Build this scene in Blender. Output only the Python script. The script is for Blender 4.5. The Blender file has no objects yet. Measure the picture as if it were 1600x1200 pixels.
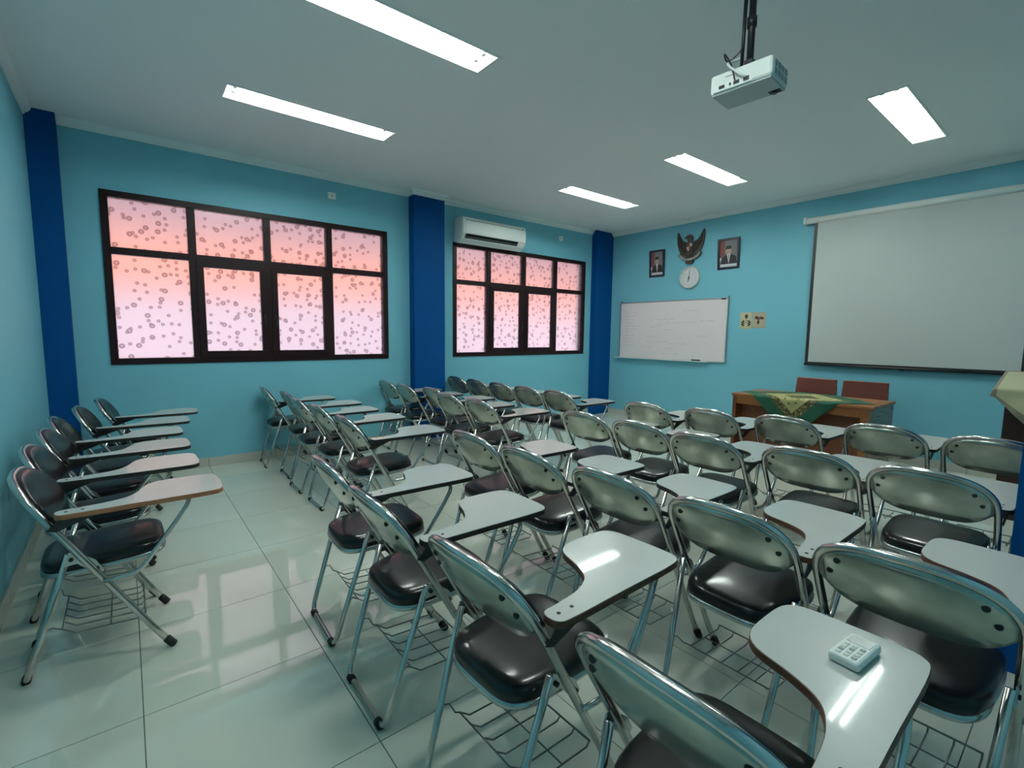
import bpy, bmesh, math, random
from mathutils import Vector, Matrix

# ------------------------------------------------------------------ camera, world, sun, exposure
scene = bpy.context.scene
COL = scene.collection
F_PX = 748.98
YAW, PITCH, ROLL, CAM_H = 0.8920, -0.1037, 0.0117, 1.3309
_cy, _sy, _cp, _sp = math.cos(YAW), math.sin(YAW), math.cos(PITCH), math.sin(PITCH)
_fwd = Vector((_cy * _cp, _sy * _cp, _sp)); _right = Vector((_sy, -_cy, 0)); _up = _right.cross(_fwd)
_r = math.cos(ROLL) * _right + math.sin(ROLL) * _up
_u = -math.sin(ROLL) * _right + math.cos(ROLL) * _up
cam_data = bpy.data.cameras.new('camera'); cam = bpy.data.objects.new('camera', cam_data); COL.objects.link(cam)
cam_data.sensor_width = 36.0; cam_data.lens = F_PX / 1600 * 36.0; cam_data.clip_start = 0.02
_m = Matrix.Identity(4)
for i in range(3):
    _m[i][0] = _r[i]; _m[i][1] = _u[i]; _m[i][2] = -_fwd[i]
_m[2][3] = CAM_H
cam.matrix_world = _m
scene.camera = cam

world = bpy.data.worlds.new('hazy_sky'); scene.world = world; world.use_nodes = True
WB = world.node_tree.nodes['Background']
WB.inputs[0].default_value = (1.0, 0.76, 0.90, 1); WB.inputs[1].default_value = 0.70

sun_data = bpy.data.lights.new('sun', 'SUN'); sun = bpy.data.objects.new('sun', sun_data); COL.objects.link(sun)
sun_data.energy = 3.95; sun_data.angle = math.radians(3); sun_data.color = (1.0, 0.90, 0.90)
sun.rotation_euler = Vector((0.25, 0.75, -0.62)).to_track_quat('-Z', 'Y').to_euler()

vs = scene.view_settings
vs.view_transform = 'Standard'; vs.look = 'None'; vs.gamma = 1.0; vs.use_curve_mapping = False
vs.exposure = 0.0
TUBE_POWER = 74.0
TUBE_COLOR = (0.90, 1.0, 0.95)
scene.cycles.use_denoising = True
scene.cycles.max_bounces = 10
scene.cycles.diffuse_bounces = 6
scene.cycles.glossy_bounces = 5
scene.cycles.transmission_bounces = 8
scene.cycles.sample_clamp_indirect = 6.0

# room numbers (metres; x to the front wall, y to the window wall)
XB, XF, YW, YR, HC = -0.51, 6.466, 5.453, -0.45, 3.02
TX, TY, T = 0.579, 1.382, 0.6
random.seed(7)

# ------------------------------------------------------------------ materials
MATS = {}
def mat(name, color, rough=0.5, metal=0.0, spec=0.5, coat=0.0, emis=None, estr=0.0, noise=None, bump=None, sheen=0.0):
    if name in MATS: return MATS[name]
    m = bpy.data.materials.new(name); m.use_nodes = True; nt = m.node_tree; b = nt.nodes['Principled BSDF']
    b.inputs['Base Color'].default_value = (*color, 1); b.inputs['Roughness'].default_value = rough
    b.inputs['Metallic'].default_value = metal; b.inputs['Specular IOR Level'].default_value = spec
    b.inputs['Coat Weight'].default_value = coat
    if sheen: b.inputs['Sheen Weight'].default_value = sheen
    if emis:
        b.inputs['Emission Color'].default_value = (*emis, 1); b.inputs['Emission Strength'].default_value = estr
    if noise:                                   # (scale, other colour, contrast lo, hi)
        sc, c2, lo, hi = noise
        tc = nt.nodes.new('ShaderNodeTexCoord'); oi = nt.nodes.new('ShaderNodeObjectInfo')
        ad = nt.nodes.new('ShaderNodeVectorMath'); ad.operation = 'MULTIPLY_ADD'
        ad.inputs[1].default_value = (1, 1, 1)
        nt.links.new(tc.outputs['Object'], ad.inputs[0])
        mr = nt.nodes.new('ShaderNodeMath'); mr.operation = 'MULTIPLY'; mr.inputs[1].default_value = 31.0
        nt.links.new(oi.outputs['Random'], mr.inputs[0]); nt.links.new(mr.outputs[0], ad.inputs[2])
        n = nt.nodes.new('ShaderNodeTexNoise'); n.inputs['Scale'].default_value = sc; n.inputs['Detail'].default_value = 4
        nt.links.new(ad.outputs[0], n.inputs['Vector'])
        r = nt.nodes.new('ShaderNodeValToRGB'); r.color_ramp.elements[0].position = lo; r.color_ramp.elements[1].position = hi
        r.color_ramp.elements[0].color = (*color, 1); r.color_ramp.elements[1].color = (*c2, 1)
        nt.links.new(n.outputs['Fac'], r.inputs['Fac']); nt.links.new(r.outputs['Color'], b.inputs['Base Color'])
    if bump:                                    # (scale, strength)
        tc = nt.nodes.new('ShaderNodeTexCoord')
        n = nt.nodes.new('ShaderNodeTexNoise'); n.inputs['Scale'].default_value = bump[0]; n.inputs['Detail'].default_value = 5
        nt.links.new(tc.outputs['Object'], n.inputs['Vector'])
        bp = nt.nodes.new('ShaderNodeBump'); bp.inputs['Strength'].default_value = bump[1]; bp.inputs['Distance'].default_value = 0.01
        nt.links.new(n.outputs['Fac'], bp.inputs['Height']); nt.links.new(bp.outputs['Normal'], b.inputs['Normal'])
    MATS[name] = m
    return m

def wood(name, c1, c2, rough=0.4, scale=6.0, stretch=(1, 12, 12)):
    if name in MATS: return MATS[name]
    m = bpy.data.materials.new(name); m.use_nodes = True; nt = m.node_tree; b = nt.nodes['Principled BSDF']
    b.inputs['Roughness'].default_value = rough
    tc = nt.nodes.new('ShaderNodeTexCoord'); mp = nt.nodes.new('ShaderNodeMapping'); mp.inputs['Scale'].default_value = stretch
    n = nt.nodes.new('ShaderNodeTexNoise'); n.inputs['Scale'].default_value = scale; n.inputs['Detail'].default_value = 6
    r = nt.nodes.new('ShaderNodeValToRGB'); r.color_ramp.elements[0].position = 0.3; r.color_ramp.elements[1].position = 0.72
    r.color_ramp.elements[0].color = (*c1, 1); r.color_ramp.elements[1].color = (*c2, 1)
    nt.links.new(tc.outputs['Object'], mp.inputs['Vector']); nt.links.new(mp.outputs['Vector'], n.inputs['Vector'])
    nt.links.new(n.outputs['Fac'], r.inputs['Fac']); nt.links.new(r.outputs['Color'], b.inputs['Base Color'])
    MATS[name] = m
    return m

M_WALL = mat('teal_paint', (0.175, 0.475, 0.575), 0.55, spec=0.35, bump=(60, 0.04))
M_NAVY = mat('navy_paint', (0.001, 0.056, 0.205), 0.6, spec=0.08, bump=(60, 0.04))
M_CEIL = mat('ceiling_paint', (0.90, 0.90, 0.89), 0.8, spec=0.2)
M_TRIM = mat('cornice_paint', (0.80, 0.84, 0.83), 0.7, spec=0.2)
M_TILE = mat('polished_porcelain', (0.66, 0.70, 0.60), 0.025, spec=1.0, noise=(1.3, (0.74, 0.75, 0.65), 0.35, 0.7))
MATS['polished_porcelain'].node_tree.nodes['Principled BSDF'].inputs['IOR'].default_value = 1.75
M_GROUT = mat('grey_grout', (0.09, 0.10, 0.09), 0.9)
M_BASE = mat('skirting_tile', (0.50, 0.50, 0.44), 0.18)
M_FRAME = mat('dark_brown_paint', (0.014, 0.005, 0.006), 0.4, spec=0.2)
M_CHROME = mat('chrome_tube', (0.66, 0.63, 0.60), 0.18, 1.0, noise=(9, (0.48, 0.46, 0.43), 0.45, 0.75))
M_SHELL = mat('dull_steel_back', (0.55, 0.57, 0.50), 0.22, 0.75, noise=(7, (0.25, 0.27, 0.21), 0.40, 0.78))
M_VINYL = mat('black_vinyl', (0.004, 0.004, 0.0045), 0.36, spec=0.2, coat=0.45, bump=(35, 0.04))
MATS['black_vinyl'].node_tree.nodes['Principled BSDF'].inputs['Coat Roughness'].default_value = 0.14
M_PAN = mat('seat_pan_steel', (0.50, 0.52, 0.51), 0.25, 1.0)
M_RUBBER = mat('black_rubber', (0.012, 0.012, 0.012), 0.7)
M_LAM = mat('white_laminate', (0.54, 0.55, 0.52), 0.27, spec=0.3, coat=0.35, noise=(5, (0.50, 0.51, 0.48), 0.45, 0.8))
MATS['white_laminate'].node_tree.nodes['Principled BSDF'].inputs['Coat Roughness'].default_value = 0.05
M_EDGE = mat('black_edging', (0.016, 0.014, 0.013), 0.45)
M_EDGEB = wood('bare_wood_edging', (0.06, 0.024, 0.013), (0.15, 0.065, 0.035), 0.6, 30, (1, 1, 8))
M_EDGEO = wood('orange_wood_edging', (0.34, 0.12, 0.05), (0.45, 0.19, 0.09), 0.6, 30, (1, 1, 8))
M_WIRE = mat('rack_wire_steel', (0.22, 0.23, 0.22), 0.35, 1.0)
M_BLACK = mat('black_plastic', (0.008, 0.008, 0.009), 0.45)
M_WHITEP = mat('white_plastic', (0.78, 0.82, 0.78), 0.35)
M_GREYP = mat('grey_plastic', (0.28, 0.30, 0.29), 0.5)
M_SCREEN = mat('screen_fabric', (0.50, 0.54, 0.52), 0.75, spec=0.2)
M_BOARD = mat('whiteboard_enamel', (0.80, 0.73, 0.73), 0.16)
M_ALU = mat('aluminium', (0.55, 0.57, 0.58), 0.35, 1.0)
M_INK = mat('faded_marker_ink', (0.44, 0.41, 0.42), 0.4)
M_TUBE = mat('lamp_tube_glass', (0.9, 0.9, 0.9), 0.4, emis=TUBE_COLOR, estr=TUBE_POWER)
M_TRAY = mat('lamp_tray_white', (0.86, 0.88, 0.86), 0.3)
M_DESK = wood('red_brown_wood', (0.11, 0.030, 0.012), (0.20, 0.062, 0.022), 0.35, 5)
M_DESKL = wood('orange_brown_wood', (0.24, 0.085, 0.022), (0.34, 0.13, 0.035), 0.35, 5)
M_DESKS = wood('grey_brown_veneer', (0.13, 0.105, 0.075), (0.20, 0.165, 0.12), 0.25, 5)
M_CHAIRW = wood('mahogany_wood', (0.085, 0.018, 0.012), (0.155, 0.036, 0.020), 0.3, 5)
M_LECT = wood('dark_lectern_wood', (0.018, 0.006, 0.005), (0.035, 0.011, 0.008), 0.4, 5)
M_CREAM = mat('cream_cloth', (0.40, 0.385, 0.235), 0.9, sheen=0.2)
M_BEIGE = mat('beige_hem_cloth', (0.20, 0.175, 0.125), 0.9)
M_PRINTK = mat('print_black', (0.012, 0.012, 0.015), 0.5)
M_PRINTW = mat('print_white', (0.62, 0.62, 0.64), 0.5)
M_SKIN = mat('print_skin', (0.42, 0.30, 0.24), 0.5)
M_RED = mat('print_red', (0.20, 0.05, 0.05), 0.5)
M_PGREY = mat('print_grey', (0.17, 0.17, 0.17), 0.5)
M_PFRAME = mat('navy_black_frame', (0.008, 0.010, 0.025), 0.3)
M_EMB = mat('emblem_bronze', (0.035, 0.027, 0.020), 0.45, 0.3, noise=(40, (0.06, 0.045, 0.03), 0.4, 0.7))
M_CLOCK = mat('clock_ivory', (0.60, 0.62, 0.54), 0.4)
M_STICK = mat('sticker_cream', (0.50, 0.47, 0.30), 0.6)
M_STICK2 = mat('sticker_tan', (0.42, 0.36, 0.26), 0.6)
M_STICKK = mat('sticker_brown_print', (0.055, 0.035, 0.022), 0.6)
M_XWALL = mat('white_render', (0.88, 0.84, 0.89), 0.8)
M_XROOF = mat('terracotta_tiles', (0.95, 0.50, 0.34), 0.8)
M_HOOK = mat('hook_steel', (0.3, 0.3, 0.3), 0.4, 1.0)

def frosted_glass():
    m = bpy.data.materials.new('frosted_dotted_film'); m.use_nodes = True; nt = m.node_tree; nt.nodes.clear()
    out = nt.nodes.new('ShaderNodeOutputMaterial')
    tc = nt.nodes.new('ShaderNodeTexCoord'); sx = nt.nodes.new('ShaderNodeSeparateXYZ'); mp = nt.nodes.new('ShaderNodeCombineXYZ')
    nt.links.new(tc.outputs['Object'], sx.inputs[0]); nt.links.new(sx.outputs[0], mp.inputs[0]); nt.links.new(sx.outputs[2], mp.inputs[1])
    rings = []
    for sc, rad, wid, off in ((8.5, 0.17, 0.03, 0.0), (13.0, 0.17, 0.04, 3.7)):
        mp2 = nt.nodes.new('ShaderNodeMapping'); mp2.inputs['Location'].default_value = (off, off * 1.7, 0)
        nt.links.new(mp.outputs['Vector'], mp2.inputs['Vector'])
        v = nt.nodes.new('ShaderNodeTexVoronoi'); v.feature = 'F1'; v.voronoi_dimensions = '2D'; v.inputs['Scale'].default_value = sc
        v.inputs['Randomness'].default_value = 0.85
        nt.links.new(mp2.outputs['Vector'], v.inputs['Vector'])
        r = nt.nodes.new('ShaderNodeValToRGB'); e = r.color_ramp.elements
        e[0].position = 0.0; e[0].color = (.45, .45, .45, 1); e[1].position = rad + wid; e[1].color = (0, 0, 0, 1)
        for q, val in ((rad * .45, .45), (rad * .75, 1.0), (rad, .85)):
            k = e.new(q); k.color = (val, val, val, 1)
        nt.links.new(v.outputs['Distance'], r.inputs['Fac'])
        # only some cells carry a ring
        sep = nt.nodes.new('ShaderNodeSeparateColor'); nt.links.new(v.outputs['Color'], sep.inputs[0])
        g = nt.nodes.new('ShaderNodeMath'); g.operation = 'GREATER_THAN'; g.inputs[1].default_value = 0.36
        nt.links.new(sep.outputs[0], g.inputs[0])
        mu = nt.nodes.new('ShaderNodeMath'); mu.operation = 'MULTIPLY'
        nt.links.new(r.outputs[0], mu.inputs[0]); nt.links.new(g.outputs[0], mu.inputs[1]); rings.append(mu)
    mx = nt.nodes.new('ShaderNodeMath'); mx.operation = 'MAXIMUM'
    nt.links.new(rings[0].outputs[0], mx.inputs[0]); nt.links.new(rings[1].outputs[0], mx.inputs[1])
    col = nt.nodes.new('ShaderNodeMix'); col.data_type = 'RGBA'
    col.inputs[6].default_value = (0.93, 0.90, 0.92, 1); col.inputs[7].default_value = (0.60, 0.53, 0.56, 1)
    nt.links.new(mx.outputs[0], col.inputs[0])
    rf = nt.nodes.new('ShaderNodeBsdfRefraction'); rf.inputs['IOR'].default_value = 1.35; rf.inputs['Roughness'].default_value = 0.40
    nt.links.new(col.outputs[2], rf.inputs['Color'])
    tl = nt.nodes.new('ShaderNodeBsdfTranslucent'); nt.links.new(col.outputs[2], tl.inputs['Color'])
    m1 = nt.nodes.new('ShaderNodeMixShader'); m1.inputs[0].default_value = 0.12
    nt.links.new(rf.outputs[0], m1.inputs[1]); nt.links.new(tl.outputs[0], m1.inputs[2])
    gl = nt.nodes.new('ShaderNodeBsdfGlossy'); gl.inputs['Roughness'].default_value = 0.12
    m2 = nt.nodes.new('ShaderNodeMixShader'); m2.inputs[0].default_value = 0.04
    nt.links.new(m1.outputs[0], m2.inputs[1]); nt.links.new(gl.outputs[0], m2.inputs[2])
    nt.links.new(m2.outputs[0], out.inputs['Surface'])
    return m
M_FROST = frosted_glass()

def cloth_print():
    """green cloth with gold-black ornament round a cream lozenge (flat print in the cloth's own UV)"""
    m = bpy.data.materials.new('green_printed_cloth'); m.use_nodes = True; nt = m.node_tree; b = nt.nodes['Principled BSDF']
    b.inputs['Roughness'].default_value = 0.85
    uv = nt.nodes.new('ShaderNodeUVMap'); sp = nt.nodes.new('ShaderNodeSeparateXYZ'); nt.links.new(uv.outputs[0], sp.inputs[0])
    def absn(sock):
        a = nt.nodes.new('ShaderNodeMath'); a.operation = 'ABSOLUTE'; nt.links.new(sock, a.inputs[0]); return a
    ax, ay = absn(sp.outputs[0]), absn(sp.outputs[1])
    s = nt.nodes.new('ShaderNodeMath'); s.operation = 'ADD'; nt.links.new(ax.outputs[0], s.inputs[0]); nt.links.new(ay.outputs[0], s.inputs[1])
    vo = nt.nodes.new('ShaderNodeTexVoronoi'); vo.inputs['Scale'].default_value = 30; nt.links.new(uv.outputs[0], vo.inputs['Vector'])
    no = nt.nodes.new('ShaderNodeTexNoise'); no.inputs['Scale'].default_value = 42; no.inputs['Detail'].default_value = 3; nt.links.new(uv.outputs[0], no.inputs['Vector'])
    r1 = nt.nodes.new('ShaderNodeValToRGB'); r1.color_ramp.interpolation = 'CONSTANT'
    cr = r1.color_ramp; cr.elements[0].color = (0.30, 0.26, 0.08, 1); cr.elements[1].position = 0.43; cr.elements[1].color = (0.010, 0.020, 0.010, 1)
    e = cr.elements.new(0.56); e.color = (0.16, 0.12, 0.03, 1)
    nt.links.new(no.outputs['Fac'], r1.inputs['Fac'])
    r2 = nt.nodes.new('ShaderNodeValToRGB'); r2.color_ramp.interpolation = 'CONSTANT'
    c2 = r2.color_ramp; c2.elements[0].color = (0.03, 0.035, 0.012, 1); c2.elements[1].position = 0.30; c2.elements[1].color = (0.36, 0.34, 0.14, 1)
    nt.links.new(vo.outputs['Distance'], r2.inputs['Fac'])
    def band(lo):
        g = nt.nodes.new('ShaderNodeMath'); g.operation = 'LESS_THAN'; g.inputs[1].default_value = lo; nt.links.new(s.outputs[0], g.inputs[0]); return g
    def mix(f, a, bb):
        x = nt.nodes.new('ShaderNodeMix'); x.data_type = 'RGBA'; nt.links.new(f.outputs[0], x.inputs[0])
        for i, v in ((6, a), (7, bb)):
            if isinstance(v, tuple): x.inputs[i].default_value = v
            else: nt.links.new(v, x.inputs[i])
        return x.outputs[2]
    c = mix(band(0.435), (0.006, 0.080, 0.042, 1), r1.outputs[0])
    c = mix(band(0.345), c, (0.40, 0.37, 0.16, 1))
    c = mix(band(0.30), c, r2.outputs[0])
    c = mix(band(0.20), c, (0.40, 0.37, 0.16, 1))
    c = mix(band(0.17), c, r1.outputs[0])
    nt.links.new(c, b.inputs['Base Color'])
    return m
M_CLOTH = cloth_print()

# ------------------------------------------------------------------ mesh helpers
def obj(name, bm, m, parent=None, smooth=False, loc=None):
    me = bpy.data.meshes.new(name); bm.normal_update(); bm.to_mesh(me); bm.free()
    for mm in (m if isinstance(m, (list, tuple)) else (m,)): me.materials.append(mm)
    if smooth:
        for p in me.polygons: p.use_smooth = True
    o = bpy.data.objects.new(name, me); COL.objects.link(o)
    if parent: o.parent = parent
    if loc: o.location = loc
    return o
def tag(o, label=None, cat=None, group=None, kind=None):
    if label: o['label'] = label
    if cat: o['category'] = cat
    if group: o['group'] = group
    if kind: o['kind'] = kind
    return o
def thing(name, loc=(0, 0, 0), rz=0.0, **k):
    o = bpy.data.objects.new(name, None); COL.objects.link(o); o.empty_display_size = 0.1
    o.location = loc; o.rotation_euler = (0, 0, rz)
    return tag(o, **k)
def BM(): return bmesh.new()
def box(bm, x0, x1, y0, y1, z0, z1, bevel=0.0, mi=0):
    v = [bm.verts.new(p) for p in ((x0, y0, z0), (x1, y0, z0), (x1, y1, z0), (x0, y1, z0), (x0, y0, z1), (x1, y0, z1), (x1, y1, z1), (x0, y1, z1))]
    fs = [bm.faces.new([v[i] for i in f]) for f in ((3, 2, 1, 0), (4, 5, 6, 7), (0, 1, 5, 4), (1, 2, 6, 5), (2, 3, 7, 6), (3, 0, 4, 7))]
    for f in fs: f.material_index = mi
    if bevel:
        es = list({e for f in fs for e in f.edges})
        bmesh.ops.bevel(bm, geom=es, offset=bevel, segments=2, profile=0.5, affect='EDGES')
    return bm
def B(x0, x1, y0, y1, z0, z1, bevel=0.0): return box(BM(), x0, x1, y0, y1, z0, z1, bevel)
def tube(bm, pts, r, seg=8, closed=False, caps=True):
    pts = [Vector(p) for p in pts]; n = len(pts); rings = []; prev = None
    for i, p in enumerate(pts):
        if closed: t = (pts[(i + 1) % n] - pts[i - 1])
        else: t = pts[min(i + 1, n - 1)] - pts[max(i - 1, 0)]
        t.normalize()
        if prev is None:
            a = Vector((0, 0, 1)) if abs(t.z) < 0.9 else Vector((0, 1, 0))
            nrm = (a - t * a.dot(t)).normalized()
        else:
            nrm = (prev - t * prev.dot(t)).normalized()
        prev = nrm; bn = t.cross(nrm)
        rr = r[i] if isinstance(r, (list, tuple)) else r
        rings.append([bm.verts.new(p + rr * (math.cos(2 * math.pi * k / seg) * nrm + math.sin(2 * math.pi * k / seg) * bn)) for k in range(seg)])
    for i in range(n if closed else n - 1):
        a, b = rings[i], rings[(i + 1) % n]
        for k in range(seg):
            bm.faces.new((a[k], a[(k + 1) % seg], b[(k + 1) % seg], b[k]))
    if caps and not closed:
        bm.faces.new(rings[0][::-1]); bm.faces.new(rings[-1])
    return bm
def prism(bm, outline, z0, z1, mi=0):
    """outline in xy, extruded in z"""
    a = [bm.verts.new((x, y, z0)) for x, y in outline]; b = [bm.verts.new((x, y, z1)) for x, y in outline]
    n = len(outline)
    fs = [bm.faces.new(a[::-1]), bm.faces.new(b)]
    for i in range(n): fs.append(bm.faces.new((a[i], a[(i + 1) % n], b[(i + 1) % n], b[i])))
    for f in fs: f.material_index = mi
    return bm
def plate_yz(bm, outline, x0, x1):
    """outline in (y, z) extruded along x"""
    a = [bm.verts.new((x0, y, z)) for y, z in outline]; b = [bm.verts.new((x1, y, z)) for y, z in outline]
    n = len(outline)
    bm.faces.new(a); bm.faces.new(b[::-1])
    for i in range(n): bm.faces.new((a[(i + 1) % n], a[i], b[i], b[(i + 1) % n]))
    bmesh.ops.recalc_face_normals(bm, faces=bm.faces[:])
    return bm
def lathe(bm, prof, seg=24, axis='z', c=(0, 0, 0)):
    rings = []
    for r, h in prof:
        ring = []
        for k in range(seg):
            a = 2 * math.pi * k / seg; u, v = r * math.cos(a), r * math.sin(a)
            p = {'z': (u, v, h), 'x': (h, u, v), 'y': (u, h, v)}[axis]
            ring.append(bm.verts.new((p[0] + c[0], p[1] + c[1], p[2] + c[2])))
        rings.append(ring)
    for a, b in zip(rings, rings[1:]):
        for k in range(seg): bm.faces.new((a[k], a[(k + 1) % seg], b[(k + 1) % seg], b[k]))
    bm.faces.new(rings[0][::-1]); bm.faces.new(rings[-1])
    bmesh.ops.recalc_face_normals(bm, faces=bm.faces[:])
    return bm
def catmull(pts, k=6):
    out = []; n = len(pts)
    for i in range(n):
        p0, p1, p2, p3 = pts[i - 1], pts[i], pts[(i + 1) % n], pts[(i + 2) % n]
        for j in range(k):
            t = j / k
            out.append(tuple(0.5 * ((2 * p1[d]) + (-p0[d] + p2[d]) * t + (2 * p0[d] - 5 * p1[d] + 4 * p2[d] - p3[d]) * t * t + (-p0[d] + 3 * p1[d] - 3 * p2[d] + p3[d]) * t ** 3) for d in (0, 1)))
    return out
def fillet(pts, r, k=5):
    """round the corners of an open 3-D polyline"""
    P = [Vector(p) for p in pts]; out = [P[0]]
    for i in range(1, len(P) - 1):
        a = (P[i - 1] - P[i]); b = (P[i + 1] - P[i]); d = min(r, a.length * .49, b.length * .49)
        s, e = P[i] + a.normalized() * d, P[i] + b.normalized() * d
        for j in range(k + 1):
            t = j / k; out.append((1 - t) ** 2 * s + 2 * t * (1 - t) * P[i] + t * t * e)
    out.append(P[-1]); return out
def copy_tree(o, parent=None):
    c = o.copy(); COL.objects.link(c); c.parent = parent
    for ch in list(o.children): copy_tree(ch, c)
    return c

# ------------------------------------------------------------------ the room shell
floor = obj('floor', B(XB - .15, XF + .15, YR - .15, YW + .15, -0.12, -0.003), M_GROUT)
tag(floor, 'pale polished floor of large square tiles with dark joints', kind='structure')
J = 0.0017
full_tile = None
xs = [TX + T * i for i in range(-3, 12)]; ys = [TY + T * j for j in range(-5, 9)]
for x in xs:
    for y in ys:
        x0, x1, y0, y1 = max(x + J, XB), min(x + T - J, XF), max(y + J, YR), min(y + T - J, YW)
        if x1 - x0 < .01 or y1 - y0 < .01: continue
        if abs(x1 - x0 - T + 2 * J) < 1e-6 and abs(y1 - y0 - T + 2 * J) < 1e-6:
            if full_tile is None:
                full_tile = obj('tile', B(J, T - J, J, T - J, -0.004, 0.0), M_TILE, floor); full_tile.location = (x, y, 0)
            else:
                t = full_tile.copy(); COL.objects.link(t); t.location = (x, y, 0)
        else:
            obj('tile', B(x0 - x, x1 - x, y0 - y, y1 - y, -0.004, 0.0), M_TILE, floor, loc=(x, y, 0))

# windows: x spans, heights
W1 = dict(x0=-0.103, x1=2.475, mx=(0.541, 1.183, 1.801)); W2 = dict(x0=3.384, x1=5.898, mx=(3.967, 4.602, 5.237))
WZ0, WZ1, WZT = 1.022, 2.512, 2.010
wt = 0.16
def solid_with_holes(name, us, vs_, holes, place, m, label):
    """a slab pierced by rectangular holes, built as one closed mesh over a grid"""
    bm = BM(); us = sorted(set(us)); vs_ = sorted(set(vs_)); V = {}
    def vert(i, j, k):
        if (i, j, k) not in V: V[(i, j, k)] = bm.verts.new(place(us[i], vs_[j], k))
        return V[(i, j, k)]
    def solid(i, j):
        if i < 0 or j < 0 or i >= len(us) - 1 or j >= len(vs_) - 1: return False
        cu, cv = (us[i] + us[i + 1]) / 2, (vs_[j] + vs_[j + 1]) / 2
        return not any(a < cu < b and c < cv < d for a, b, c, d in holes)
    for i in range(len(us) - 1):
        for j in range(len(vs_) - 1):
            if not solid(i, j): continue
            bm.faces.new([vert(i, j, 0), vert(i + 1, j, 0), vert(i + 1, j + 1, 0), vert(i, j + 1, 0)])
            bm.faces.new([vert(i, j, 1), vert(i, j + 1, 1), vert(i + 1, j + 1, 1), vert(i + 1, j, 1)])
            for (di, dj, a, b) in ((-1, 0, (i, j), (i, j + 1)), (1, 0, (i + 1, j), (i + 1, j + 1)), (0, -1, (i, j), (i + 1, j)), (0, 1, (i, j + 1), (i + 1, j + 1))):
                if not solid(i + di, j + dj):
                    bm.faces.new([vert(*a, 0), vert(*b, 0), vert(*b, 1), vert(*a, 1)])
    bmesh.ops.recalc_face_normals(bm, faces=bm.faces[:])
    return tag(obj(name, bm, m), label, kind='structure')
holes = [(w['x0'], w['x1'], WZ0, WZ1) for w in (W1, W2)]
solid_with_holes('wall_window', [XB - .15, XF + .15] + [h for w in holes for h in w[:2]], [0, HC + .1, WZ0, WZ1], holes,
                 lambda u, v, k: (u, YW + wt * k, v), M_WALL, 'teal painted wall with two dark framed windows')
tag(obj('wall_back', B(XB - .15, XB, YR - .15, YW, 0, HC + .1), M_WALL), 'teal wall behind the leftmost row of chairs', kind='structure')
tag(obj('wall_front', B(XF, XF + .15, YR - .15, YW, 0, HC + .1), M_WALL), 'teal front wall carrying the whiteboard and projection screen', kind='structure')
tag(obj('wall_right', B(XB, XF, YR - .15, YR, 0, HC + .1), M_WALL), 'teal wall on the right side of the room', kind='structure')

LIGHTS = [(0.645, 3.96, 'near ceiling light fixture by the windows, longest whole strip in view'),
          (0.645, 2.505, 'nearest ceiling light fixture, cut off by the top of the photo'),
          (4.075, 4.005, 'smallest ceiling light fixture, far end near the corner'),
          (4.145, 2.625, 'far ceiling light fixture between the smallest one and the rightmost one'),
          (4.195, 1.005, 'rightmost ceiling light fixture in front of the projection screen'),
          (0.645, 1.005, 'recessed ceiling light fixture above the nearest chairs, beyond the top of the photo')]
LL, LW = 1.24, 0.225
lh = [(x, x + LL, y, y + LW) for x, y, _ in LIGHTS]
solid_with_holes('ceiling', [XB - .15, XF + .15] + [v for h in lh for v in h[:2]], [YR - .15, YW + .15] + [v for h in lh for v in h[2:]], lh,
                 lambda u, v, k: (u, v, HC + .1 * k), M_CEIL, 'flat pale grey ceiling with recessed light strips')

def cornice(name, p0, p1, inward, label):
    """small stepped cove where wall meets ceiling"""
    prof = [(0, 0), (.012, 0), (.012, .012), (.03, .022), (.045, .042), (.05, .06), (0, .06)]
    bm = BM(); d = Vector(inward); rows = []
    for P in (Vector(p0), Vector(p1)):
        rows.append([bm.verts.new(P + d * a + Vector((0, 0, HC - .06 + b))) for a, b in prof])
    n = len(prof)
    for i in range(n): bm.faces.new((rows[0][i], rows[0][(i + 1) % n], rows[1][(i + 1) % n], rows[1][i]))
    bm.faces.new(rows[0]); bm.faces.new(rows[1][::-1]); bmesh.ops.recalc_face_normals(bm, faces=bm.faces[:])
    tag(obj(name, bm, M_TRIM), label, kind='structure')
cornice('trim_1', (XB, YW, 0), (XF, YW, 0), (0, -1, 0), 'pale cornice above the window wall')
cornice('trim_2', (XF, YR, 0), (XF, YW, 0), (-1, 0, 0), 'pale cornice above the front wall')
cornice('trim_3', (XB, YR, 0), (XB, YW, 0), (1, 0, 0), 'pale cornice above the wall behind the left row')

def pillar(x0, x1, y0, y1, label, cap):
    p = tag(obj('pillar', B(x0, x1, y0, y1, 0, HC), M_NAVY), label, kind='structure')
    if cap:
        obj('cornice_cap', box(box(BM(), x0 - .028, x1 + .028, y0 - .028, y1, HC - .058, HC - .03), x0 - .045, x1 + .045, y0 - .045, y1, HC - .03, HC - .0005), M_TRIM, p)
    return p
pillar(2.762, 3.185, YW - .13, YW, 'wide navy blue pillar between the two windows', True)
pillar(6.050, XF, YW - .10, YW, 'navy blue corner pillar left of the whiteboard', False)
pillar(XB, -0.331, YW - .10, YW, 'navy blue corner pillar left of the first window', False)
pillar(2.70, 3.15, YR, 0.176, 'navy blue pillar at the right edge of the view', False)

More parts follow.
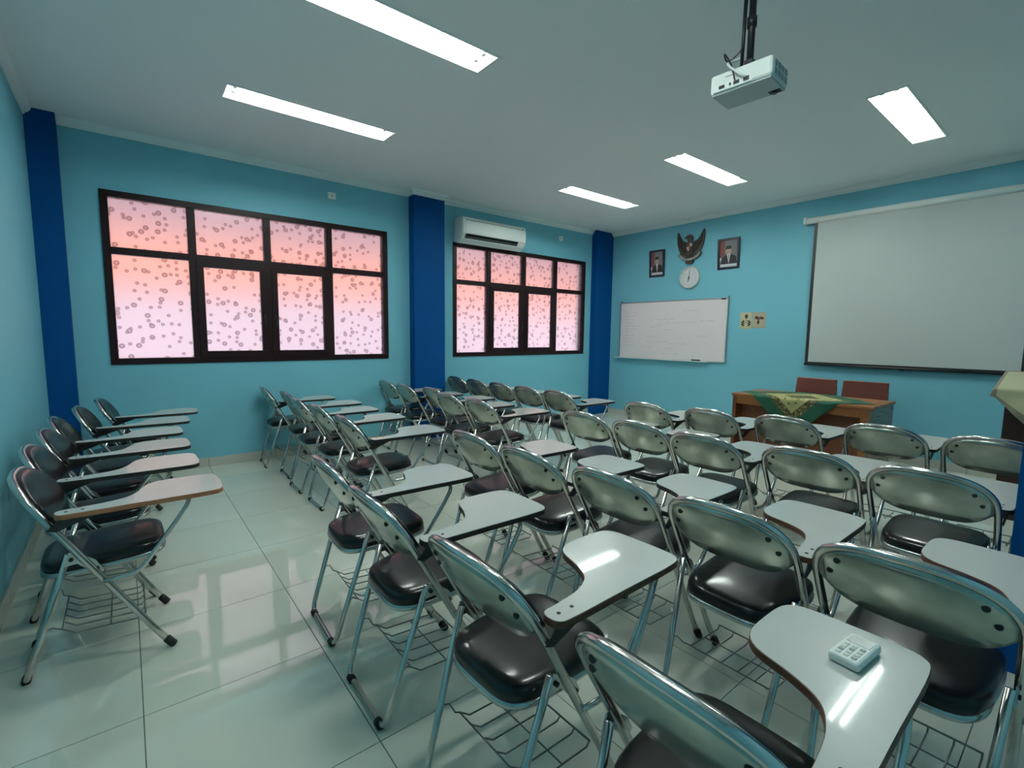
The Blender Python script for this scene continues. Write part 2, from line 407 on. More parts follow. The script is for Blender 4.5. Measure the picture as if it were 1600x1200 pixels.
def skirting(name, p0, p1, axis, thick, label, phase):
    """row of skirting tiles"""
    root = thing(name, label=label, kind='structure')
    a = p0[axis]; end = p1[axis]; cuts = [a]
    k = math.ceil((a - phase) / T + 1e-6)
    while phase + k * T < end - 1e-3: cuts.append(phase + k * T); k += 1
    cuts.append(end)
    for c0, c1 in zip(cuts, cuts[1:]):
        if c1 - c0 < .03: continue
        if axis == 0: bm = B(c0 + J, c1 - J, min(p0[1], p0[1] + thick), max(p0[1], p0[1] + thick), 0.0005, 0.089, 0.0015)
        else: bm = B(min(p0[0], p0[0] + thick), max(p0[0], p0[0] + thick), c0 + J, c1 - J, 0.0005, 0.089, 0.0015)
        obj('skirting_tile', bm, M_BASE, root)
skirting('baseboard_window', (-0.331, YW), (2.762, YW), 0, -.012, 'cream skirting tiles below the first window', TX)
skirting('baseboard_corner', (3.185, YW), (6.05, YW), 0, -.012, 'cream skirting tiles below the second window', TX)
skirting('baseboard_front', (XF, YR), (XF, YW - .10), 1, -.012, 'cream skirting tiles along the front wall', TY)
skirting('baseboard_back', (XB, YR), (XB, YW - .10), 1, .012, 'cream skirting tiles behind the left row of chairs', TY)

# ------------------------------------------------------------------ windows
def make_window(n, w, label):
    root = thing('window_%d' % n, label=label, kind='structure')
    x0, x1, mx = w['x0'], w['x1'], w['mx']; y0, y1 = YW - .012, YW + .07
    fw = 0.055
    bm = BM()
    box(bm, x0, x1, y0, y1, WZ1 - fw, WZ1, .004); box(bm, x0, x1, y0, y1, WZ0, WZ0 + fw, .004)
    box(bm, x0, x0 + fw, y0, y1, WZ0 + fw, WZ1 - fw); box(bm, x1 - fw, x1, y0, y1, WZ0 + fw, WZ1 - fw)
    obj('outer_frame', bm, M_FRAME, root)
    for m in mx: obj('mullion', B(m - .032, m + .032, y0 + .004, y1 - .004, WZ0 + fw - .002, WZ1 - fw + .002, .003), M_FRAME, root)
    edges = [x0 + fw] + [v for m in mx for v in (m - .032, m + .032)] + [x1 - fw]
    cols = [(edges[2 * i], edges[2 * i + 1]) for i in range(4)]
    for i, (a, b) in enumerate(cols):
        obj('transom', B(a - .001, b + .001, y0 + .006, y1 - .006, WZT - .03, WZT + .03, .003), M_FRAME, root)
        obj('pane', B(a - .008, b + .008, YW + .022, YW + .027, WZT + .022, WZ1 - fw + .008), M_FROST, root)
        if i in (0, 3):
            obj('pane', B(a - .008, b + .008, YW + .022, YW + .027, WZ0 + fw - .008, WZT - .022), M_FROST, root)
        else:
            s = 0.058; z0, z1 = WZ0 + fw - .006, WZT - .024
            bm = BM(); ya, yb = y0 - .006, y0 + .04
            box(bm, a - .01, b + .01, ya, yb, z1 - s, z1, .003); box(bm, a - .01, b + .01, ya, yb, z0, z0 + s * 1.1, .003)
            box(bm, a - .01, a + s - .01, ya, yb, z0 + s * 1.1, z1 - s); box(bm, b - s + .01, b + .01, ya, yb, z0 + s * 1.1, z1 - s)
            sash = obj('sash', bm, M_FRAME, root)
            obj('pane', B(a + s - .018, b - s + .018, YW + .012, YW + .017, z0 + s * 1.1 - .008, z1 - s + .008), M_FROST, sash)
            hb = BM(); hx = (b - .02) if i == 1 else (a + .02)
            box(hb, hx - .008, hx + .008, ya - .008, ya, 1.42, 1.50, .002); box(hb, hx - .006, hx + .006, ya - .026, ya - .008, 1.465, 1.48); box(hb, hx - .006, hx + .006, ya - .030, ya - .020, 1.38, 1.48, .002)
            obj('handle', hb, M_BLACK, sash)
make_window(1, W1, 'large dark framed window with dotted frosted panes beside the left corner')
make_window(2, W2, 'dark framed window with dotted frosted panes under the air conditioner')

# neighbouring building beyond the frosted panes
nb = thing('exterior_building', (0, 9.6, 0), label='blurred pale building front with an orange roof beyond the frosted windows', cat='building')
obj('facade', B(-16, 26, 0.0, 4.0, -4.0, 2.02), M_XWALL, nb)
bm = BM()
prof = [(-.04, 1.96), (-.04, 2.02), (2.3, 3.32), (5.0, 2.02), (5.0, 1.96)]
a = [bm.verts.new((-16.4, y, z)) for y, z in prof]; b = [bm.verts.new((26.4, y, z)) for y, z in prof]
for i in range(5): bm.faces.new((a[i], a[(i + 1) % 5], b[(i + 1) % 5], b[i]))
bm.faces.new(a); bm.faces.new(b[::-1]); bmesh.ops.recalc_face_normals(bm, faces=bm.faces[:])
obj('roof', bm, M_XROOF, nb)

# ------------------------------------------------------------------ ceiling lights
def make_light():
    r = thing('ceiling_light', cat='light', group='recessed fluorescent ceiling lights')
    bm = BM()                                             # open tray, slanted ends
    x1, y1, d = LL, LW, 0.075
    top = [(0.05, 0.02), (x1 - .05, 0.02), (x1 - .05, y1 - .02), (0.05, y1 - .02)]
    bot = [(0.004, 0.004), (x1 - .004, 0.004), (x1 - .004, y1 - .004), (0.004, y1 - .004)]
    vt = [bm.verts.new((x, y, d)) for x, y in top]; vb = [bm.verts.new((x, y, 0.001)) for x, y in bot]
    vo = [bm.verts.new((x, y, d + .012)) for x, y in ((.002, .002), (x1 - .002, .002), (x1 - .002, y1 - .002), (.002, y1 - .002))]
    vq = [bm.verts.new((x, y, 0.001)) for x, y in ((.002, .002), (x1 - .002, .002), (x1 - .002, y1 - .002), (.002, y1 - .002))]
    bm.faces.new(vt)
    for i in range(4):
        j = (i + 1) % 4
        bm.faces.new((vb[i], vb[j], vt[j], vt[i])); bm.faces.new((vq[i], vq[j], vo[j], vo[i])); bm.faces.new((vb[i], vb[j], vq[j], vq[i]))
    bm.faces.new(vo); bmesh.ops.recalc_face_normals(bm, faces=bm.faces[:])
    obj('tray', bm, M_TRAY, r)
    t = 0.012; bm = BM()
    for a in ((-t, LL + t, -t, .004), (-t, LL + t, LW - .004, LW + t), (-t, .004, .004, LW - .004), (LL - .004, LL + t, .004, LW - .004)):
        box(bm, *a, -.004, .0)
    obj('trim_frame', bm, M_WHITEP, r)
    for y in (.072, .153):
        bm = BM(); tube(bm, [(.075, y, .038), (LL - .075, y, .038)], .014, 10)
        tb = obj('lamp_tube', bm, M_TUBE, r, True)
        for x in (.052, LL - .075): obj('lamp_holder', B(x, x + .023, y - .015, y + .015, .018, .074, .003), M_WHITEP, tb)
    return r
light0 = make_light()
for i, (x, y, lab) in enumerate(LIGHTS):
    o = light0 if i == 0 else copy_tree(light0)
    o.location = (x, y, HC); o['label'] = lab

# ------------------------------------------------------------------ folding tablet chair
def lx(z): return 0.225 - 0.557 * z if z < .70 else -0.165 - 0.45 * (z - .70)
ZT, ZS, NB, HWB = 0.778, 0.632, 2.7, 0.215
def arc_z(y, inset=0.0):
    h = HWB - inset
    return ZS + (ZT - inset - ZS) * max(0.0, 1 - (abs(y) / h) ** NB) ** (1 / NB)
def bulge(y): return -0.022 * (1 - (y / HWB) ** 2)
def frame_path():
    P = [(lx(0.0) - .003, .203, .012)]
    for z in (.1, .2, .3, .4, .5, .58): P.append((lx(z), .203 + .012 * z / .6, z))
    for k in range(0, 25):
        a = math.pi * k / 24; c, s = math.cos(a), math.sin(a)
        y = HWB * (abs(c) ** (2 / NB)) * (1 if c >= 0 else -1); z = ZS + (ZT - ZS) * (abs(s) ** (2 / NB))
        P.append((lx(z) + bulge(y), y, z))
    for z in (.58, .5, .4, .3, .2, .1): P.append((lx(z), -(.203 + .012 * z / .6), z))
    P.append((lx(0.0) - .003, -.203, .012))
    return P
TAB_Z = 0.657
TAB = catmull([(-.100, -.212), (-.088, -.243), (-.04, -.250), (.15, -.250), (.37, -.250), (.424, -.232), (.437, -.18), (.437, -.06), (.430, .008), (.395, .040), (.305, .046), (.225, .040), (.178, .005), (.150, -.075), (.112, -.140), (.045, -.172), (-.04, -.184), (-.088, -.188)], 4)

def make_chair(edge_mat):
    r = thing('tablet_chair', cat='chair', group='folding tablet chairs in rows')
    obj('frame', tube(BM(), frame_path(), .0125, 10), M_CHROME, r, True)
    # rear legs with floor bar
    P = fillet([(-.073, .198, .485), (-.222, .170, .012), (-.222, -.170, .012), (-.073, -.198, .485)], .05, 6)
    rl = obj('rear_leg_frame', tube(BM(), P, .0108, 10), M_CHROME, r, True)
    for s in (1, -1):
        obj('rubber_foot', tube(BM(), [(-.2225, s * .150, .012), (-.2225, s * .118, .012)], .0145, 10), M_RUBBER, rl, True)
        obj('rubber_foot', tube(BM(), [(lx(.0) + .004, s * .2028, -.0005 + .006), (lx(.034), s * .2032, .040)], .0158, 10), M_RUBBER, r, True)
        # hinge link
        bm = BM(); y0, y1 = sorted((s * .206, s * .211))
        for q in range(1):
            out = [(-.088, .445), (-.072, .495), (-.045, .487), (.004, .447), (.022, .412), (.006, .394), (-.012, .408), (-.05, .448)]
            va = [bm.verts.new((x, y0, z)) for x, z in out]; vb = [bm.verts.new((x, y1, z)) for x, z in out]
            bm.faces.new(va); bm.faces.new(vb[::-1])
            for i in range(len(out)): bm.faces.new((va[i], va[(i + 1) % len(out)], vb[(i + 1) % len(out)], vb[i]))
        bmesh.ops.recalc_face_normals(bm, faces=bm.faces[:])
        ln = obj('hinge_link', bm, M_PAN, r)
        for x, z in ((-.066, .468), (.006, .414)): obj('bolt', lathe(BM(), [(.007, s * .2105), (.007, s * .2165)], 8, 'y', (x, 0, z)), M_RUBBER, ln)
    # seat
    def sq(sc, z, n=4.2, inset=0.0):
        out = []
        for k in range(36):
            a = 2 * math.pi * k / 36; c, s = math.cos(a), math.sin(a)
            ex = 2 / n
            x = .197 * (abs(c) ** ex) * (1 if c > 0 else -1) * sc; y = .182 * (abs(s) ** ex) * (1 if s > 0 else -1) * sc
            y *= 1 + .06 * x / .2 - .05
            out.append((x + .03, y, z + .045 * (x)))
        return out
    def stack(levels):
        bm = BM(); rings = [[bm.verts.new(p) for p in sq(*l)] for l in levels]
        for a, b in zip(rings, rings[1:]):
            for k in range(36): bm.faces.new((a[k], a[(k + 1) % 36], b[(k + 1) % 36], b[k]))
        bm.faces.new(rings[0][::-1]); bm.faces.new(rings[-1]); return bm
    st = obj('seat', stack([(.985, .408), (1.0, .416), (1.0, .430), (.985, .443), (.93, .452), (.80, .457), (.55, .460), (.25, .461)]), M_VINYL, r, True)
    obj('seat_pan', stack([(.93, .388), (.985, .390), (1.012, .396), (1.012, .410), (.98, .412)]), M_PAN, st, True)
    # backrest: steel shell behind, vinyl pad in front
    def panel(off0, off1, inset, zlow):
        bm = BM(); nu, nv = 20, 6; G = []
        for off in (off0, off1):
            g = []
            for i in range(nu + 1):
                u = -1 + 2 * i / nu; y = (HWB - .012 - inset) * u
                zt = arc_z(y, .008 + inset); zb = zlow + (.636 - zlow) * abs(u) ** 4.5
                zt = max(zt, zb + .004)
                g.append([bm.verts.new((lx(zb + (zt - zb) * j / nv) + bulge(y) + off - .008 * math.sin(math.pi * j / nv) * (1 - u * u), y, zb + (zt - zb) * j / nv)) for j in range(nv + 1)])
            G.append(g)
        for gi, g in enumerate(G):
            for i in range(nu):
                for j in range(nv):
                    f = [g[i][j], g[i + 1][j], g[i + 1][j + 1], g[i][j + 1]]
                    bm.faces.new(f if gi else f[::-1])
        a, b = G
        for i in range(nu):
            bm.faces.new((a[i][0], a[i + 1][0], b[i + 1][0], b[i][0])); bm.faces.new((a[i + 1][nv], a[i][nv], b[i][nv], b[i + 1][nv]))
        for j in range(nv):
            bm.faces.new((a[0][j + 1], a[0][j], b[0][j], b[0][j + 1])); bm.faces.new((a[nu][j], a[nu][j + 1], b[nu][j + 1], b[nu][j]))
        bmesh.ops.recalc_face_normals(bm, faces=bm.faces[:])
        return bm
    bk = obj('backrest', panel(-.009, .002, .0, .566), M_SHELL, r, True)
    obj('back_pad', panel(.010, .026, -.006, .572), M_VINYL, bk, True)
    for y, z in ((.150, .712), (.172, .668), (-.150, .712), (-.172, .668)):
        x = lx(z) + bulge(y) - .011
        obj('plug', lathe(BM(), [(.0085, x + .002), (.0085, x - .003), (.006, x - .005)], 10, 'x', (0, y, z)), M_RUBBER, bk)
    # writing tablet
    tb = obj('writing_tablet', prism(BM(), TAB, TAB_Z - .017, TAB_Z), M_LAM, r)
    cx, cy = .2, -.12
    bm = BM(); n = len(TAB); V = []
    for i, (x, y) in enumerate(TAB):
        tx, ty = TAB[(i + 1) % n][0] - TAB[i - 1][0], TAB[(i + 1) % n][1] - TAB[i - 1][1]
        L = math.hypot(tx, ty); nx, ny = ty / L, -tx / L
        V.append([bm.verts.new((x + nx * o, y + ny * o, z)) for o, z in ((.0, TAB_Z - .0012), (.0016, TAB_Z - .0025), (.0016, TAB_Z - .0195), (-.004, TAB_Z - .0195))])
    for i in range(n):
        for k in range(3): bm.faces.new((V[i][k], V[(i + 1) % n][k], V[(i + 1) % n][k + 1], V[i][k + 1]))
    bmesh.ops.recalc_face_normals(bm, faces=bm.faces[:])
    obj('edge_band', bm, edge_mat, tb)
    for x in (-.068, -.022): obj('screw', lathe(BM(), [(.0055, TAB_Z - .001), (.0055, TAB_Z + .0008), (.003, TAB_Z + .0012)], 10, 'z', (x, -.216, 0)), M_RUBBER, tb)
    # arm bracket: folded plate from the frame tube to the tablet
    bm = BM()
    out = [(lx(.605) - .012, .600), (lx(.605) + .014, .590), (.035, TAB_Z - .019), (-.085, TAB_Z - .019)]
    va = [bm.verts.new((x, -.231, z)) for x, z in out]; vb = [bm.verts.new((x, -.2275, z)) for x, z in out]
    bm.faces.new(va); bm.faces.new(vb[::-1])
    for i in range(4): bm.faces.new((va[i], va[(i + 1) % 4], vb[(i + 1) % 4], vb[i]))
    box(bm, -.085, .035, -.231, -.20, TAB_Z - .022, TAB_Z - .019)
    bmesh.ops.recalc_face_normals(bm, faces=bm.faces[:])
    obj('arm_bracket', bm, M_EDGE, r)
    P = fillet([(.30, -.150, TAB_Z - .026), (.315, -.232, TAB_Z - .030), (.268, -.240, .560), (.128, -.238, .365), (.022, -.2250, .362)], .05, 6)
    obj('tablet_support', tube(BM(), P, .0088, 8), M_CHROME, r, True)
    # wire rack under the seat
    bm = BM(); w = .0026
    for s in (1, -1):
        tube(bm, [(-.163, s * .187, .205), (-.135, s * .172, .204), (-.128, s * .150, .186), (-.112, s * .150, .178)], w, 5)
    tube(bm, [(-.112, .152, .178), (-.112, -.152, .178)], w, 5)
    for i in range(6):
        y = -.15 + .3 * i / 5
        tube(bm, [(-.112, y, .178), (-.075, y, .150), (.13, y, .137), (.142, y, .150)], w, 5)
    tube(bm, [(.142, .152, .150), (.142, -.152, .150)], w * 1.3, 5)
    tube(bm, [(.03, .15, .142), (.03, -.15, .142)], w, 5)
    obj('book_rack', bm, M_WIRE, r, True)
    return r

# chair spots: (x, y, yaw in degrees), each row from the far end to the near end
ROWS = {
 'W': [(0.02, 4.98, -3), (-0.08, 4.52, -2), (-0.165, 4.05, 0), (-0.165, 3.58, 0), (-0.17, 3.10, 0), (-0.137, 2.585, 0)],
 'R2': [(0.845, 2.10, -2), (0.825, 1.57, -1), (0.85, 1.00, 1), (0.86, 0.42, 0)],
 'RC': [(1.67, 2.20, -1), (1.665, 1.715, -1), (1.69, 1.235, 0), (1.70, 0.755, 0), (1.71, 0.275, 0)],
 'RD': [(2.72, 2.33, 1), (2.73, 1.865, 0), (2.70, 1.40, 0), (2.79, 0.90, 1), (2.80, 0.43, -1)],
 'RE': [(3.50, 2.36, 1), (3.62, 1.865, 0), (3.76, 1.38, -1), (3.92, 0.86, 1), (3.96, 0.36, 0)],
 'LB': [(1.24, 5.20, -3), (1.32, 4.70, -1), (1.285, 4.22, 0), (1.30, 3.73, 1), (1.29, 3.10, -1)],
 'LD': [(2.52, 5.22, 0), (2.51, 4.74, 0), (2.59, 4.26, 0), (2.47, 3.775, 0), (2.48, 3.295, 0)],
 'LE': [(3.47, 5.22, 0), (3.46, 4.76, 0), (3.47, 4.30, 0), (3.47, 3.84, 0), (3.48, 3.38, 0)],
}
def ordinal(i, n, near, far):
    if i == 0: return near
    if i == n - 1: return far
    return ('second', 'third', 'fourth', 'fifth')[i - 1] + ' nearest'
ROWTXT = {'W': 'in the row along the left wall', 'R2': 'in the rearmost row of the near block', 'RC': 'in the second row of the near block',
          'RD': 'in the third row of the near block', 'RE': "in the near block's front row facing the desk", 'LB': 'in the rearmost row of the window block',
          'LD': 'in the middle row of the window block', 'LE': 'in the front row of the window block'}
CHAIRS = {}
proto = {'k': make_chair(M_EDGE), 'b': make_chair(M_EDGEB), 'o': make_chair(M_EDGEO)}
used = set()
BROWN = {('R2', 2), ('R2', 3), ('RC', 3), ('RC', 4), ('RD', 3)}
for row, items in ROWS.items():
    order = sorted(items, key=lambda q: q[1]); n = len(order)
    for i, it in enumerate(order):
        x, y, yaw = it
        idx = items.index(it)
        kind = 'o' if (row == 'W' and i == 0) else ('b' if (row, idx) in BROWN else 'k')
        if kind in used: c = copy_tree(proto[kind])
        else: c = proto[kind]; used.add(kind)
        c.location = (x, y, 0); c.rotation_euler = (0, 0, math.radians(yaw))
        c['label'] = 'chrome folding tablet chair, ' + ordinal(i, n, 'nearest', 'farthest') + ' ' + ROWTXT[row]
        CHAIRS[(row, i)] = c

# ------------------------------------------------------------------ remote on the nearest tablet
rm = thing('remote_control', (1.172, 0.282, TAB_Z + .001), math.radians(-5), label='white air conditioner remote lying on the nearest chair tablet', cat='remote')
obj('body', B(-.058, .058, -.029, .029, 0, .020, .006), M_WHITEP, rm)
obj('display', B(.014, .048, -.021, .021, .0198, .0208), mat('lcd_grey', (0.30, 0.34, 0.31), 0.25), rm)
for i in range(4):
    for j in range(3):
        obj('button', B(-.048 + i * .0145, -.039 + i * .0145, -.019 + j * .0145, -.0095 + j * .0145, .0198, .0218, .001), M_CLOCK if (i + j) % 3 else M_GREYP, rm)

# ------------------------------------------------------------------ projector on its ceiling pole
pj = thing('projector', (2.44, 1.215, 2.515), math.radians(4), label='white projector hanging from the ceiling on a black pole', cat='projector')
obj('casing', B(-.10, .10, -.145, .145, 0, .092, .014), M_WHITEP, pj)
obj('base_plate', B(-.092, .092, -.137, .137, -.006, .004, .003), mat('pale_grey_plastic', (0.50, 0.53, 0.51), 0.5), pj)
obj('cooling_grille', B(.045, .080, -.128, -.075, -.0075, -.0055), M_BLACK, pj)
obj('port_panel', B(-.1025, -.096, -.055, .125, .006, .038), M_TRAY, pj)
obj('conduit', tube(BM(), [(-.012, .034, .10), (-.012, .030, HC - 2.515)], .0085, 8), M_BLACK, pj, True)
for y, w_, h in ((.085, .028, .015), (.045, .009, .013), (.015, .028, .015), (-.03, .026, .019)):
    obj('port', B(-.106, -.1015, y - w_ / 2, y + w_ / 2, .023 - h / 2, .023 + h / 2, .002), M_BLACK, pj)
for i in range(4):
    for j in range(2):
        obj('vent', B(-.075 + i * .042, -.047 + i * .042, -.1465, -.1435, .016 + j * .036, .042 + j * .036), mat('vent_grey', (0.40, 0.43, 0.41), 0.5), pj)
obj('lens', tube(BM(), [(.098, -.07, .05), (.118, -.07, .05)], .026, 16), M_BLACK, pj, True)
obj('foot', lathe(BM(), [(.013, -.016), (.013, -.005)], 12, 'z', (.06, -.1, 0)), M_BLACK, pj)
obj('label_strip', B(-.1012, -.0995, .03, .07, .062, .066), M_GREYP, pj)
bm = BM(); box(bm, -.05, .05, -.05, .05, .094, .104, .002); box(bm, -.02, .02, -.02, .02, .104, .15, .003)
for sx, sy in ((1, 1), (1, -1), (-1, 1), (-1, -1)): box(bm, min(sx * .035, sx * .075), max(sx * .035, sx * .075), min(sy * .035, sy * .09), max(sy * .035, sy * .09), .0935, .100)
obj('mount_bracket', bm, M_BLACK, pj)
obj('pole', tube(BM(), [(0, 0, .14), (0, 0, HC - 2.515)], .016, 12), M_BLACK, pj, True)
obj('collar', tube(BM(), [(0, 0, .30), (0, 0, .345)], .022, 12), M_BLACK, pj, True)
obj('ceiling_flange', lathe(BM(), [(.06, HC - 2.515 - .012), (.06, HC - 2.515)], 20), M_BLACK, pj)
obj('power_cable', tube(BM(), fillet([(-.018, .02, .5), (-.02, .028, .20), (-.03, .10, .16), (-.07, .10, .20), (-.09, .055, .13), (-.11, .03, .07), (-.112, .02, .03)], .05, 6), .0038, 6), M_BLACK, pj, True)
obj('video_cable', tube(BM(), fillet([(.005, .03, .5), (.0, .034, .17), (-.06, .085, .15), (-.115, .05, .10), (-.118, .0, .05), (-.110, -.03, .028)], .05, 6), .005, 6), M_WHITEP, pj, True)

# ------------------------------------------------------------------ air conditioner
ac = thing('air_conditioner', (3.40, YW, 2.49), label='white split air conditioner above the second window', cat='air conditioner')
L = 1.06
prof = [(0, .02), (0, .325), (-.16, .325), (-.195, .305), (-.205, .27), (-.205, .115), (-.155, .045), (-.09, .0)]
bm = BM(); a = [bm.verts.new((0, y, z)) for y, z in prof]; b = [bm.verts.new((L, y, z)) for y, z in prof]; n = len(prof)
for i in range(n): bm.faces.new((a[i], a[(i + 1) % n], b[(i + 1) % n], b[i]))
bm.faces.new(a); bm.faces.new(b[::-1]); bmesh.ops.recalc_face_normals(bm, faces=bm.faces[:])
bmesh.ops.bevel(bm, geom=[e for e in bm.edges if len(set(round(v.co.x, 4) for v in e.verts)) == 1], offset=.012, segments=2, affect='EDGES')
obj('casing', bm, M_WHITEP, ac)
obj('front_panel', B(.045, L - .045, -.2095, -.203, .125, .272, .003), M_WHITEP, ac)
obj('panel_gap', B(.045, L - .12, -.2075, -.204, .2765, .284), M_GREYP, ac)
bm = BM(); vv = [bm.verts.new(p) for p in ((.06, -.2045, .108), (L - .14, -.2045, .108), (L - .14, -.168, .058), (.06, -.168, .058))]
f = bm.faces.new(vv); bmesh.ops.solidify(bm, geom=[f], thickness=.006)
obj('air_outlet', bm, M_BLACK, ac)
bm = BM(); vv = [bm.verts.new(p) for p in ((.07, -.196, .078), (L - .15, -.196, .078), (L - .15, -.180, .066), (.07, -.180, .066))]
f = bm.faces.new(vv); bmesh.ops.solidify(bm, geom=[f], thickness=.003)
obj('louvre', bm, M_GREYP, ac)
obj('indicator', B(L - .09, L - .05, -.2075, -.204, .275, .290), M_GREYP, ac)

# small wall boxes on the window wall
for (x, lab) in ((1.843, 'small white junction box on the wall above the first window'), (5.325, 'small round-cornered white box right of the air conditioner')):
    o = thing('junction_box', (x, YW, 2.803), label=lab, cat='wall box')
    obj('cover', B(-.042, .042, -.018, 0, -.035, .035, .006), M_WHITEP if x < 3 else M_TRIM, o)
    obj('knockout', lathe(BM(), [(.016, -.021), (.016, -.017)], 14, 'y'), M_CLOCK, o)

# ------------------------------------------------------------------ whiteboard
YL, YRr, Z0, Z1 = 5.137, 3.303, 0.968, 1.864
wb = thing('whiteboard', (XF, 0, 0), label='white dry-erase board with faint writing on the front wall', cat='whiteboard')
obj('board', B(-.022, -.003, YRr + .006, YL - .006, Z0 + .006, Z1 - .006), M_BOARD, wb)
bm = BM()
box(bm, -.030, -.002, YRr, YL, Z1 - .014, Z1, .003); box(bm, -.030, -.002, YRr, YL, Z0, Z0 + .014, .003)
box(bm, -.030, -.002, YRr, YRr + .014, Z0 + .014, Z1 - .014); box(bm, -.030, -.002, YL - .014, YL, Z0 + .014, Z1 - .014)
obj('frame', bm, M_ALU, wb)
obj('pen_tray', B(-.075, -.030, YRr + .25, YL + .06, Z0 - .004, Z0 + .008, .002), M_WHITEP, wb)
for y in (YL - .02, YRr + .01): obj('hanging_hook', B(-.026, -.002, y - .008, y + .008, Z1 - .002, Z1 + .022, .002), M_HOOK, wb)
obj('clip', B(-.036, -.028, YRr + .035, YRr + .10, Z1 - .024, Z1 - .006, .003), M_BLACK, wb)
random.seed(11)
bm = BM()
def scribble(y0, z0, ln):
    y = y0; end = y0 - ln
    while y > end:
        w_ = random.uniform(.03, .09); k = 7; prev = None
        for i in range(k + 1):
            yy = y - w_ * i / k; zz = z0 + random.uniform(-.007, .009); th = .0024
            cur = (bm.verts.new((-.0224, yy, zz - th)), bm.verts.new((-.0224, yy, zz + th)))
            if prev: bm.faces.new((prev[0], cur[0], cur[1], prev[1]))
            prev = cur
        y -= w_ + random.uniform(.012, .03)
for i in range(11): scribble(YL - .13, Z1 - .17 - i * .052, random.uniform(.09, .22) if i % 3 else .16)
for yy, zz, ln in ((4.42, 1.58, .28), (4.28, 1.53, .5), (3.72, 1.55, .15), (3.98, 1.70, .16), (4.42, 1.50, .1), (4.55, 1.47, .18), (4.30, 1.42, .12), (4.62, 1.32, .2), (4.60, 1.24, .34), (4.20, 1.21, .3), (4.30, 1.14, .14), (4.32, 1.06, .2), (4.1, 1.30, .12), (3.75, 1.33, .12), (4.65, 1.15, .12)): scribble(yy, zz, ln)
tag(obj('writing', bm, M_INK, wb), kind='stuff')
tag(obj('board_marker', tube(BM(), [(XF - .052, 3.80, Z0 + .0185), (XF - .052, 3.665, Z0 + .0185)], .0105, 10), M_BLACK, None, True), 'black marker lying on the whiteboard tray', 'marker')

# ------------------------------------------------------------------ projection screen
sc_ = thing('projection_screen', (XF, 0, 0), label='pulled-down white projection screen with black border on the front wall', cat='screen')
SL, SR, SB, ST = 2.300, 0.455, 1.003, 2.69
obj('housing', tube(BM(), [(-.055, SL + .10, 2.705), (-.055, SR - .10, 2.705)], .036, 14), M_WHITEP, sc_, True)
for y in (SL + .10, SR - .10): obj('end_cap', B(-.096, -.002, y - .012, y + .012, 2.664, 2.748, .008), M_WHITEP, sc_)
obj('black_backing', B(-.0560, -.0540, SR, SL, SB + .02, ST), M_BLACK, sc_)
obj('white_surface', B(-.0575, -.0562, SR + .035, SL - .035, SB + .04, ST - .01), M_SCREEN, sc_)
obj('bottom_bar', tube(BM(), [(-.055, SL + .005, SB + .010), (-.055, SR - .005, SB + .010)], .014, 10), M_BLACK, sc_, True)
obj('pull_handle', B(-.060, -.050, 1.34, 1.38, SB - .012, SB + .002, .002), M_BLACK, sc_)

